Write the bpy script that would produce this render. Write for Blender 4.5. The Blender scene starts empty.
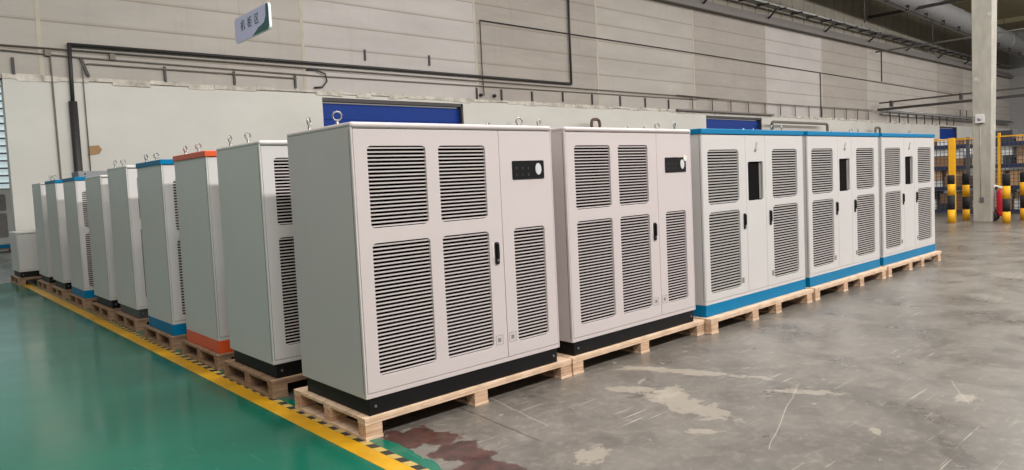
import bpy, bmesh, math, random
from mathutils import Vector, Matrix
random.seed(7)
scene = bpy.context.scene
COL = scene.collection
PI = math.pi

# ------------------------------------------------------------------ materials
def _nt(name):
    m = bpy.data.materials.new(name); m.use_nodes = True
    nt = m.node_tree; b = nt.nodes['Principled BSDF']
    return m, nt, b
def lin(c):
    return tuple((x/12.92 if x <= .04045 else ((x+.055)/1.055)**2.4) for x in [v/255. for v in c]) + (1,)
def mat(name, rgb, rough=.5, metal=0, var=.0, scale=6., coat=0, bump=0, spec=.5):
    m, nt, b = _nt(name)
    c = lin(rgb)
    b.inputs['Roughness'].default_value = rough; b.inputs['Metallic'].default_value = metal
    b.inputs['Coat Weight'].default_value = coat; b.inputs['Specular IOR Level'].default_value = spec
    tc = nt.nodes.new('ShaderNodeTexCoord')
    n = nt.nodes.new('ShaderNodeTexNoise'); n.inputs['Scale'].default_value = scale; n.inputs['Detail'].default_value = 5
    nt.links.new(tc.outputs['Object'], n.inputs['Vector'])
    r = nt.nodes.new('ShaderNodeMapRange')
    r.inputs['From Min'].default_value = .3; r.inputs['From Max'].default_value = .7
    r.inputs['To Min'].default_value = 1-var; r.inputs['To Max'].default_value = 1+var
    nt.links.new(n.outputs['Fac'], r.inputs['Value'])
    mx = nt.nodes.new('ShaderNodeMix'); mx.data_type = 'RGBA'; mx.blend_type = 'MULTIPLY'
    mx.inputs[0].default_value = 1; mx.inputs[6].default_value = c
    nt.links.new(r.outputs['Result'], mx.inputs[7]); nt.links.new(mx.outputs[2], b.inputs['Base Color'])
    if bump:
        bp = nt.nodes.new('ShaderNodeBump'); bp.inputs['Strength'].default_value = bump; bp.inputs['Distance'].default_value = .01
        nt.links.new(n.outputs['Fac'], bp.inputs['Height']); nt.links.new(bp.outputs['Normal'], b.inputs['Normal'])
    return m
def emis(name, rgb, s):
    m, nt, b = _nt(name)
    b.inputs['Base Color'].default_value = lin(rgb)
    b.inputs['Emission Color'].default_value = lin(rgb); b.inputs['Emission Strength'].default_value = s
    return m

class G:
    """tiny node graph helper"""
    def __init__(s, nt): s.nt = nt
    def link(s, a, i):
        if isinstance(a, (int, float)): i.default_value = a
        elif isinstance(a, tuple): i.default_value = a
        else: s.nt.links.new(a, i)
    def m(s, op, a, b=0., c=0.):
        n = s.nt.nodes.new('ShaderNodeMath'); n.operation = op
        for k, v in enumerate((a, b, c)): s.link(v, n.inputs[k])
        return n.outputs[0]
    def noise(s, vec, scale, detail=4, rough=.5, dist=0.):
        n = s.nt.nodes.new('ShaderNodeTexNoise'); n.inputs['Scale'].default_value = scale
        n.inputs['Detail'].default_value = detail; n.inputs['Roughness'].default_value = rough
        n.inputs['Distortion'].default_value = dist
        s.nt.links.new(vec, n.inputs['Vector']); return n.outputs['Fac']
    def mr(s, v, a, b, c=0., d=1.):
        n = s.nt.nodes.new('ShaderNodeMapRange')
        for k, x in zip(('Value', 'From Min', 'From Max', 'To Min', 'To Max'), (v, a, b, c, d)): s.link(x, n.inputs[k])
        return n.outputs['Result']
    def mix(s, f, a, b):
        n = s.nt.nodes.new('ShaderNodeMix'); n.data_type = 'RGBA'
        s.link(f, n.inputs[0]); s.link(a, n.inputs[6]); s.link(b, n.inputs[7]); return n.outputs[2]
    def mapping(s, vec, scale=(1, 1, 1), rot=(0, 0, 0)):
        n = s.nt.nodes.new('ShaderNodeMapping'); n.inputs['Scale'].default_value = scale; n.inputs['Rotation'].default_value = rot
        s.nt.links.new(vec, n.inputs['Vector']); return n.outputs[0]
    def coord(s, which='Object'):
        n = s.nt.nodes.new('ShaderNodeTexCoord'); return n.outputs[which]
    def xyz(s, v):
        n = s.nt.nodes.new('ShaderNodeSeparateXYZ'); s.nt.links.new(v, n.inputs[0]); return n.outputs

M = {}
M['hose'] = mat('hose_white', (220, 218, 210), .6)
M['cream'] = mat('cream_paint', (197, 187, 186), .38, var=.015, scale=3)
M['white'] = mat('white_paint', (198, 195, 193), .38, var=.015, scale=3)
M['slat'] = mat('slat_paint', (198, 189, 188), .45)
M['slat_grey'] = mat('slat_paint_grey', (176, 172, 169), .5)
M['black'] = mat('black_paint', (15, 15, 17), .5, var=.1, spec=.25)
M['grey_base'] = mat('charcoal_paint', (62, 64, 66), .45, var=.1)
M['void'] = mat('painted_interior_shade', (20, 18, 19), .9, spec=.05)  # near-black colour stands in for the shade inside cabinets
M['void2'] = mat('dark_mesh', (26, 25, 28), .7)
M['blue'] = mat('blue_paint', (0, 112, 158), .45, var=.03, spec=.15)
M['orange'] = mat('orange_paint', (214, 84, 40), .4, var=.04)
M['seam'] = mat('gasket', (96, 92, 88), .7)
M['plastic'] = mat('black_plastic', (14, 14, 16), .3)
M['chrome'] = mat('chrome', (200, 200, 205), .2, metal=1)
M['steel'] = mat('galvanised_steel', (150, 150, 148), .35, metal=.8, var=.08, scale=20)
M['icon'] = mat('icon_ink', (96, 98, 102), .6)
M['ink'] = mat('sticker_ink_lit_side', (128, 124, 120), .7)  # also colours the painted lit side of the screen opening
M['pale_cable'] = mat('pale_cable', (172, 164, 162), .6)
M['badge'] = mat('badge_white', (200, 200, 200), .4)
M['sticker'] = mat('paper', (226, 224, 216), .7)
M['yellow'] = mat('yellow_paint', (228, 166, 16), .75, var=.06, scale=8)
M['bblack'] = mat('band_black', (26, 27, 30), .8, var=.1)
M['cable'] = mat('dark_cable', (42, 40, 40), .6)
M['conduit'] = mat('conduit_grey', (104, 98, 90), .6)
M['darksteel'] = mat('dark_steel', (58, 54, 54), .6, var=.1)
M['rust'] = mat('rusty_brown_steel', (92, 70, 58), .7, var=.2, scale=12)
M['shutter'] = mat('blue_shutter', (0, 46, 122), .5, var=.05, spec=.2)
M['red'] = mat('red_enamel', (186, 26, 40), .35)
M['card'] = mat('cardboard', (196, 156, 114), .8, var=.08)
M['card2'] = mat('cardboard_dark', (150, 112, 78), .8, var=.08)
M['wrap'] = mat('white_wrap', (226, 228, 230), .5, var=.05)
M['darkbox'] = mat('dark_crate', (52, 56, 66), .6)
M['rackblue'] = mat('rack_blue', (34, 46, 84), .5)
M['rackgrey'] = mat('rack_grey', (86, 88, 92), .6)
M['duct'] = mat('duct_zinc', (128, 128, 128), .6, var=.05, scale=2)
M['wire'] = mat('fence_wire', (70, 72, 76), .6)
M['kraft'] = mat('kraft_paper', (150, 118, 84), .8, var=.05)

def wood_mat(name, a, b):
    m, nt, bs = _nt(name); g = G(nt)
    co = g.coord('Object')
    n1 = g.noise(g.mapping(co, (2, 30, 45)), 1.6, 5, .6, .5)
    n2 = g.noise(g.mapping(co, (3, 3, 3)), 2.2, 3)
    c = g.mix(g.mr(n1, .35, .7), lin(a), lin(b))
    c = g.mix(g.mr(n2, .45, .75, 0, .45), c, lin(tuple(int(v*.72) for v in b)))
    nt.links.new(c, bs.inputs['Base Color']); bs.inputs['Roughness'].default_value = .75
    return m
M['wood'] = wood_mat('pallet_pine', (230, 204, 178), (196, 160, 126))
M['ply'] = wood_mat('pallet_block_chip', (216, 184, 154), (164, 124, 94))
M['woodold'] = wood_mat('pallet_aged', (164, 134, 106), (112, 86, 66))

def wall_upper(name, rgb):
    m, nt, bs = _nt(name); g = G(nt)
    co = g.coord('Object'); x, y, z = g.xyz(co)[0:3]
    fr = g.m('FRACT', g.m('DIVIDE', g.m('SUBTRACT', z, 5.615), .66))
    line = g.m('LESS_THAN', fr, .055)
    soft = g.m('LESS_THAN', fr, .12)
    n = g.noise(g.mapping(co, (.25, 1, .9)), 1.4, 6, .6)
    n2 = g.noise(g.mapping(co, (.6, 1, 3)), 3, 4)
    st = g.noise(g.mapping(co, (2.2, 1, .25)), 1.5, 5, .6)
    c = g.mix(g.mr(n, .3, .7), lin(tuple(int(v*.95) for v in rgb)), lin(tuple(min(255, int(v*1.03)) for v in rgb)))
    c = g.mix(g.mr(n2, .5, .8, 0, .25), c, lin((176, 164, 146)))
    c = g.mix(g.mr(st, .56, .8, 0, .35), c, lin(tuple(int(v*.84) for v in rgb)))
    c = g.mix(g.m('MULTIPLY', soft, .18), c, lin((120, 108, 90)))
    c = g.mix(g.m('MULTIPLY', line, .5), c, lin((112, 100, 84)))
    nt.links.new(c, bs.inputs['Base Color']); bs.inputs['Roughness'].default_value = .75
    return m
M['wallA'] = wall_upper('precast_concrete', (164, 158, 151))
M['wallB'] = wall_upper('precast_concrete_tan', (152, 145, 137))
M['wallC'] = wall_upper('precast_concrete_pale', (173, 168, 165))

def wall_lower():
    m, nt, bs = _nt('white_plaster'); g = G(nt)
    co = g.coord('Object')
    n = g.noise(g.mapping(co, (.3, 1, .5)), 1.5, 5, .6)
    sp = g.noise(co, 7, 3, .7)
    c = g.mix(g.mr(n, .3, .7), lin((182, 180, 173)), lin((194, 192, 185)))
    c = g.mix(g.mr(sp, .74, .78, 0, .5), c, lin((150, 140, 128)))
    nt.links.new(c, bs.inputs['Base Color']); bs.inputs['Roughness'].default_value = .6
    return m
M['wallL'] = wall_lower()
def rough_strip():
    m, nt, bs = _nt('rough_mortar'); g = G(nt); co = g.coord('Object')
    n = g.noise(co, 2.5, 6, .7)
    c = g.mix(g.mr(n, .35, .65), lin((150, 144, 134)), lin((206, 200, 190)))
    nt.links.new(c, bs.inputs['Base Color']); bs.inputs['Roughness'].default_value = .9
    return m
M['mortar'] = rough_strip()

def siding():
    m, nt, bs = _nt('ribbed_siding'); g = G(nt); co = g.coord('Object'); x = g.xyz(co)[0]
    n = g.noise(g.mapping(co, (.3, 1, .2)), 1.5, 4)
    c = g.mix(g.mr(n, .3, .7), lin((126, 120, 108)), lin((142, 136, 124)))
    nt.links.new(c, bs.inputs['Base Color']); bs.inputs['Roughness'].default_value = .6
    return m
M['siding'] = siding()
M['seamfill'] = mat('seam_mortar', (170, 162, 148), .85, var=.08, scale=3)
M['ledge'] = mat('ledge_concrete', (108, 103, 100), .75, var=.05, scale=2)
M['ceil'] = mat('roof_deck', (150, 142, 112), .7, var=.08, scale=.4)
M['farwall'] = mat('far_wall_grey', (150, 150, 150), .8, var=.04, scale=.5)

def column_mat():
    m, nt, bs = _nt('column_concrete'); g = G(nt); co = g.coord('Object')
    n = g.noise(g.mapping(co, (2, 2, .7)), 2, 6, .6)
    sp = g.noise(co, 2.3, 2)
    c = g.mix(g.mr(n, .3, .7), lin((146, 143, 133)), lin((172, 168, 157)))
    c = g.mix(g.mr(sp, .66, .7, 0, .5), c, lin((196, 194, 184)))
    nt.links.new(c, bs.inputs['Base Color']); bs.inputs['Roughness'].default_value = .8
    return m
M['column'] = column_mat()

def floor_mat():
    m, nt, bs = _nt('hall_floor'); g = G(nt); co = g.coord('Object'); x, y, z = g.xyz(co)[0:3]
    # concrete
    n0 = g.noise(co, .35, 5, .6)
    n1 = g.noise(co, 1.7, 8, .62, .3)
    n2 = g.noise(co, 14, 4, .6)
    c = g.mix(g.mr(n0, .35, .65), lin((88, 84, 78)), lin((116, 111, 104)))
    c = g.mix(g.mr(n1, .34, .56, .8, 0), c, lin((80, 76, 72)))
    c = g.mix(g.mr(n2, .5, .75, 0, .4), c, lin((146, 139, 129)))
    n3 = g.noise(co, 5.5, 8, .7, .4)
    c = g.mix(g.mr(n3, .56, .68, 0, .35), c, lin((150, 142, 131)))
    c = g.mix(g.mr(n3, .32, .42, .4, 0), c, lin((76, 72, 68)))
    # scratches in two directions
    s1 = g.noise(g.mapping(co, (1.0, 26, 1), (0, 0, .25)), 1.3, 3, .5, .2)
    s2 = g.noise(g.mapping(co, (1.2, 40, 1), (0, 0, -1.05)), 1.1, 3, .5, .3)
    brk = g.mr(g.noise(co, .9, 3), .48, .6)
    c = g.mix(g.m('MULTIPLY', g.mr(s1, .66, .7, 0, .55), brk), c, lin((188, 182, 172)))
    c = g.mix(g.m('MULTIPLY', g.mr(s2, .67, .71, 0, .55), brk), c, lin((186, 178, 166)))
    # pale worn patches
    p = g.noise(co, 1.15, 9, .68, .5)
    c = g.mix(g.mr(p, .66, .70, 0, .35), c, lin((150, 143, 132)))
    p2 = g.noise(g.mapping(co, (1, 1.6, 1), (0, 0, .5)), 5.5, 3, .5, .6)
    c = g.mix(g.mr(p2, .71, .73, 0, .55), c, lin((164, 157, 145)))
    def blob(c, cx, cy, rx, ry, rot, col, amt, nscale=3.0, edge=.6):
        dx = g.m('SUBTRACT', x, cx); dy = g.m('SUBTRACT', y, cy)
        ca, sa = math.cos(rot), math.sin(rot)
        u = g.m('DIVIDE', g.m('ADD', g.m('MULTIPLY', dx, ca), g.m('MULTIPLY', dy, sa)), rx)
        v = g.m('DIVIDE', g.m('SUBTRACT', g.m('MULTIPLY', dy, ca), g.m('MULTIPLY', dx, sa)), ry)
        r = g.m('SQRT', g.m('ADD', g.m('MULTIPLY', u, u), g.m('MULTIPLY', v, v)))
        nn = g.noise(co, nscale, 9, .68, .4)
        d = g.m('ADD', r, g.mr(nn, .25, .75, -edge, edge))
        return g.mix(g.mr(d, .9, 1.0, amt, 0), c, lin(col))
    pale = (158, 150, 136)
    for cx, cy, rx, ry, rot, ns in ((2.60, -.66, .55, .07, -1.2, 3), (2.45, -.30, .20, .06, -.9, 5), (1.93, -.62, .22, .07, -1.0, 5), (1.90, -1.12, .42, .15, -1.75, 4),
                                (2.05, -.88, .20, .08, .2, 6), (.77, -1.25, .14, .09, .3, 8), (2.68, -1.63, .24, .06, -1.05, 6), (1.52, -1.52, .10, .05, -.8, 8), (3.2, -2.5, .10, .06, 0, 8), (2.2, -2.3, .07, .03, .6, 9)):
        c = blob(c, cx, cy, rx, ry, rot, pale, .58, ns*2.2, .85)
    def seg(c, ax, ay, bx, by, w, col, amt):
        L = math.hypot(bx-ax, by-ay); ux, uy = (bx-ax)/L, (by-ay)/L
        dx = g.m('SUBTRACT', x, ax); dy = g.m('SUBTRACT', y, ay)
        t = g.m('ADD', g.m('MULTIPLY', dx, ux), g.m('MULTIPLY', dy, uy))
        d = g.m('ABSOLUTE', g.m('ADD', g.m('SUBTRACT', g.m('MULTIPLY', dy, ux), g.m('MULTIPLY', dx, uy)), g.mr(g.noise(co, 2.5, 4), .3, .7, -.012, .012)))
        k = g.m('MULTIPLY', g.m('LESS_THAN', d, w), g.m('MULTIPLY', g.m('GREATER_THAN', t, 0.), g.m('LESS_THAN', t, L)))
        return g.mix(g.m('MULTIPLY', k, amt), c, lin(col))
    c = seg(c, 2.84, -1.50, 1.51, -1.96, .003, (186, 180, 168), .5)
    c = seg(c, .80, .10, .72, -.85, .006, (52, 48, 46), .8)
    c = seg(c, 3.6, -2.3, 3.1, -2.55, .004, (180, 172, 160), .4)
    c = seg(c, 1.1, .1, .95, -.7, .004, (176, 170, 158), .5)
    # red-brown stain by the first pallet
    sx, sy = .27, -.38
    stain_n = g.noise(co, 9, 4)
    red = g.mix(g.mr(stain_n, .35, .65), (.030, .009, .008, 1), (.080, .028, .022, 1))
    def stain(c, cx, cy, rx, ry, rot, e=.7):
        dx = g.m('SUBTRACT', x, cx); dy = g.m('SUBTRACT', y, cy)
        ca, sa = math.cos(rot), math.sin(rot)
        u = g.m('DIVIDE', g.m('ADD', g.m('MULTIPLY', dx, ca), g.m('MULTIPLY', dy, sa)), rx)
        v = g.m('DIVIDE', g.m('SUBTRACT', g.m('MULTIPLY', dy, ca), g.m('MULTIPLY', dx, sa)), ry)
        r = g.m('SQRT', g.m('ADD', g.m('MULTIPLY', u, u), g.m('MULTIPLY', v, v)))
        d = g.m('ADD', r, g.mr(g.noise(co, 6, 5, .6), .25, .75, -e, e))
        return g.mix(g.mr(d, .88, 1.0, .88, 0), c, red)
    c = stain(c, .20, -.16, .20, .20, 0, .5)
    c = stain(c, .33, -.34, .15, .16, .2, .6)
    c = stain(c, .28, -.60, .17, .20, 0, .55)
    c = stain(c, .22, -1.0, .16, .30, 0, .5)
    # green epoxy coating
    wob = g.mr(g.noise(g.mapping(co, (1, 1, 1)), 1.6, 4, .6), .3, .7, -.05, .05)
    edge = g.m('ADD', .055, wob)
    gy = g.m('LESS_THAN', y, 14.0)
    gm = g.m('MULTIPLY', g.m('LESS_THAN', x, edge), gy)
    gn = g.noise(co, .8, 5, .6); gs = g.noise(g.mapping(co, (20, 1.5, 1), (0, 0, .4)), 1.2, 3)
    gr = g.mix(g.mr(gn, .3, .7), (.003, .112, .068, 1), (.005, .140, .088, 1))
    gp_ = g.noise(co, 2.6, 9, .7, .5)
    gr = g.mix(g.mr(gp_, .60, .72, 0, .3), gr, (.05, .20, .14, 1))
    gr = g.mix(g.m('MULTIPLY', g.mr(gs, .64, .72, 0, .4), brk), gr, (.06, .25, .17, 1))
    # dark grey-green tint on the concrete under and between the rows
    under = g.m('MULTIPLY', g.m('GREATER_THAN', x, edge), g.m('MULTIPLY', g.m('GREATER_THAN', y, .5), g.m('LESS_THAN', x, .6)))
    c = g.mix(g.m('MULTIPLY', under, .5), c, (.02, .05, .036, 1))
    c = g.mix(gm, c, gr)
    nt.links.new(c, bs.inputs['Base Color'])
    rg = g.mr(n1, .3, .7, .24, .42)
    rgg = g.mr(gn, .3, .7, .11, .24)
    r = g.m('ADD', g.m('MULTIPLY', gm, rgg), g.m('MULTIPLY', g.m('SUBTRACT', 1., gm), rg))
    nt.links.new(r, bs.inputs['Roughness'])
    bp = nt.nodes.new('ShaderNodeBump'); bp.inputs['Strength'].default_value = .12; bp.inputs['Distance'].default_value = .01
    nt.links.new(g.noise(co, 2.0, 3), bp.inputs['Height']); nt.links.new(bp.outputs[0], bs.inputs['Normal'])
    return m
M['floor'] = floor_mat()

def hazard_mat():
    m, nt, bs = _nt('hazard_tape'); g = G(nt); co = g.coord('Object'); x, y, z = g.xyz(co)[0:3]
    t = g.m('FRACT', g.m('DIVIDE', g.m('ADD', y, g.m('MULTIPLY', x, .35)), .168))
    k = g.m('LESS_THAN', t, .5)
    n = g.noise(co, 9, 4)
    ye = g.mix(g.mr(n, .35, .7), (.52, .36, .08, 1), (.40, .30, .12, 1))
    nt.links.new(g.mix(k, ye, (.028, .028, .022, 1)), bs.inputs['Base Color']); bs.inputs['Roughness'].default_value = .55
    return m
M['hazard'] = hazard_mat()
def yl_mat():
    m, nt, bs = _nt('yellow_floor_line'); g = G(nt); co = g.coord('Object'); x, y, z = g.xyz(co)[0:3]
    n = g.noise(co, 2.2, 5, .7)
    c = g.mix(g.mr(n, .35, .7), (.66, .35, .010, 1), (.46, .23, .008, 1))
    nt.links.new(c, bs.inputs['Base Color']); bs.inputs['Roughness'].default_value = .4
    return m
M['yline'] = yl_mat()

# ------------------------------------------------------------------ mesh builder
class MB:
    def __init__(s): s.v = []; s.f = []; s.mi = []; s.sm = []; s.i = 0
    def _add(s, vs, fs, m=0, smooth=False):
        o = len(s.v); s.v += [tuple(p) for p in vs]
        for f in fs: s.f.append([o+k for k in f]); s.mi.append(m); s.sm.append(smooth)
        return s
    def box(s, x0, x1, y0, y1, z0, z1, m=0):
        vs = [(x, y, z) for z in (z0, z1) for y in (y0, y1) for x in (x0, x1)]
        return s._add(vs, [(0, 2, 3, 1), (4, 5, 7, 6), (0, 1, 5, 4), (2, 6, 7, 3), (0, 4, 6, 2), (1, 3, 7, 5)], m)
    def obox(s, c, ax, ay, az, m=0):
        c, ax, ay, az = map(Vector, (c, ax, ay, az))
        vs = [c+ax*i+ay*j+az*k for k in (-1, 1) for j in (-1, 1) for i in (-1, 1)]
        return s._add(vs, [(0, 2, 3, 1), (4, 5, 7, 6), (0, 1, 5, 4), (2, 6, 7, 3), (0, 4, 6, 2), (1, 3, 7, 5)], m)
    def prism(s, pts, axis, a0, a1, m=0):
        """polygon pts in the two other axes extruded along axis"""
        def P(p, a):
            q = list(p); q.insert(axis, a); return tuple(q)
        n = len(pts); vs = [P(p, a0) for p in pts]+[P(p, a1) for p in pts]
        fs = [tuple(range(n))[::-1], tuple(range(n, 2*n))]+[(i, (i+1) % n, n+(i+1) % n, n+i) for i in range(n)]
        return s._add(vs, fs, m)
    def tube(s, pts, r, seg=10, m=0, closed=False, cap=True):
        pts = [Vector(p) for p in pts]; n = len(pts); rings = []
        prev = None
        for i, p in enumerate(pts):
            if closed: t = (pts[(i+1) % n]-pts[i-1])
            elif i == 0: t = pts[1]-p
            elif i == n-1: t = p-pts[i-1]
            else: t = (pts[i+1]-p).normalized()+(p-pts[i-1]).normalized()
            t.normalize()
            if prev is None: a = t.orthogonal().normalized()
            else: a = (prev-t*prev.dot(t)).normalized()
            prev = a; b = t.cross(a)
            rr = r[i] if isinstance(r, (list, tuple)) else r
            rings.append([p+(a*math.cos(2*PI*k/seg)+b*math.sin(2*PI*k/seg))*rr for k in range(seg)])
        vs = [q for ring in rings for q in ring]; fs = []
        for i in range(n if closed else n-1):
            j = (i+1) % n
            for k in range(seg):
                fs.append((i*seg+k, i*seg+(k+1) % seg, j*seg+(k+1) % seg, j*seg+k))
        if cap and not closed:
            fs.append(tuple(range(seg))[::-1]); fs.append(tuple((n-1)*seg+k for k in range(seg)))
        return s._add(vs, fs, m, True)
    def disc(s, c, rx, rz, y0, y1, m=0, seg=24):
        pts = [(c[0]+rx*math.cos(2*PI*k/seg), c[1]+rz*math.sin(2*PI*k/seg)) for k in range(seg)]
        return s.prism(pts, 1, y0, y1, m)
    def build(s, name, mats, parent=None, bevel=0, loc=None, seg=2):
        me = bpy.data.meshes.new(name); me.from_pydata(s.v, [], s.f)
        if not isinstance(mats, (list, tuple)): mats = [mats]
        for m in mats: me.materials.append(M[m] if isinstance(m, str) else m)
        me.polygons.foreach_set('material_index', s.mi); me.polygons.foreach_set('use_smooth', s.sm)
        bm = bmesh.new(); bm.from_mesh(me)
        bmesh.ops.recalc_face_normals(bm, faces=bm.faces)
        if bevel:
            es = [e for e in bm.edges if len(e.link_faces) == 2 and e.calc_face_angle(0) > .6 and not e.link_faces[0].smooth]
            bmesh.ops.bevel(bm, geom=es, offset=bevel, segments=seg, profile=.5, affect='EDGES', clamp_overlap=True)
        bm.to_mesh(me); bm.free()
        o = bpy.data.objects.new(name, me); COL.objects.link(o)
        if parent is not None: o.parent = parent
        if loc is not None: o.location = loc
        return o

def tag(o, label=None, cat=None, group=None, kind=None):
    if label: o['label'] = label
    if cat: o['category'] = cat
    if group: o['group'] = group
    if kind: o['kind'] = kind
    return o
def empty(name, loc, label, cat, group=None, rz=0):
    o = bpy.data.objects.new(name, None); COL.objects.link(o); o.location = loc; o.rotation_euler = (0, 0, rz)
    o.empty_display_size = .1
    return tag(o, label, cat, group)
def struct(o): o['kind'] = 'structure'; return o
def copy_tree(o, parent=None):
    c = o.copy(); COL.objects.link(c)
    if parent is not None: c.parent = parent
    for ch in [k for k in COL.objects if k.parent == o]: copy_tree(ch, c)
    return c

def rrect(x0, x1, z0, z1, r, n=5):
    pts = []
    for cx, cz, a0 in ((x1-r, z1-r, 0), (x0+r, z1-r, PI/2), (x0+r, z0+r, PI), (x1-r, z0+r, 1.5*PI)):
        for k in range(n+1):
            a = a0+PI/2*k/n; pts.append((cx+r*math.cos(a), cz+r*math.sin(a)))
    return pts
def plate(name, outer, holes, y0, y1, m, parent, bev=.0015):
    """sheet in the XZ plane with rounded openings; outline lists of (x, z)"""
    cu = bpy.data.curves.new('tmp_outline', 'CURVE'); cu.dimensions = '2D'; cu.fill_mode = 'BOTH'
    for lp in [outer]+holes:
        sp = cu.splines.new('POLY'); sp.points.add(len(lp)-1); sp.use_cyclic_u = True
        for q, (a, b) in zip(sp.points, lp): q.co = (a, b, 0, 1)
    th = abs(y1-y0)
    cu.extrude = th/2-bev; cu.bevel_depth = bev; cu.bevel_resolution = 1; cu.offset = -bev
    tmp = bpy.data.objects.new('tmp_outline', cu); COL.objects.link(tmp)
    dg = bpy.context.evaluated_depsgraph_get(); dg.update()
    me = bpy.data.meshes.new_from_object(tmp.evaluated_get(dg)); me.name = name
    bpy.data.objects.remove(tmp)
    yc = (y0+y1)/2
    for v in me.vertices: x, y, z = v.co; v.co = (x, yc-z, y)
    me.materials.clear(); me.materials.append(M[m])
    o = bpy.data.objects.new(name, me); COL.objects.link(o); o.parent = parent
    return o

# ------------------------------------------------------------------ cabinets
def grille(x0, x1, z0, z1, parent, mats=('slat',), pitch=.0257):
    b = MB(); n = max(1, int(round((z1-z0)/pitch))); p = (z1-z0)/n
    hi = .60 if pitch < .027 else .68
    for k in range(n):
        z = z0+p*k
        # sloped louvre blade: face outward, tail rising behind
        b.prism([(.0075, z+.27*p), (.0065, z+hi*p), (.0115, z+(hi+.05)*p), (.0125, z+.33*p)], 0, x0-.006, x1+.006, 0)
    return b.build('louver_grille', mats[0], parent)

def ring(parent, x, y, z, a, m='steel'):
    b = MB()
    c = Vector((x, y, z+.062)); d = Vector((math.cos(a), math.sin(a), 0)); R = .029
    b.tube([c+d*(R*math.cos(t))+Vector((0, 0, R*math.sin(t))) for t in [2*PI*k/20 for k in range(20)]], 0.0065, 8, 0, closed=True)
    b.tube([(x, y, z-.002), (x, y, z+.010), (x, y, z+.033)], [.017, .013, .009], 10)
    return b.build('lifting_eye', m, parent)

def handle(x, z0, z1, door, lock=True):
    h = MB().prism(rrect(x-.019, x+.019, z0, z1, .014), 1, -.012, .001).build('handle', 'plastic', door, .002)
    g = MB().prism(rrect(x-.010, x+.012, z0+.045, z1-.012, .008), 1, -.024, -.010).build('grip', 'black', h, .002)
    if lock: MB().disc((x+.004, z0+.030), .010, .010, -.016, -.010, 0, 14).build('lock', 'chrome', h)
    return h

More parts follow.
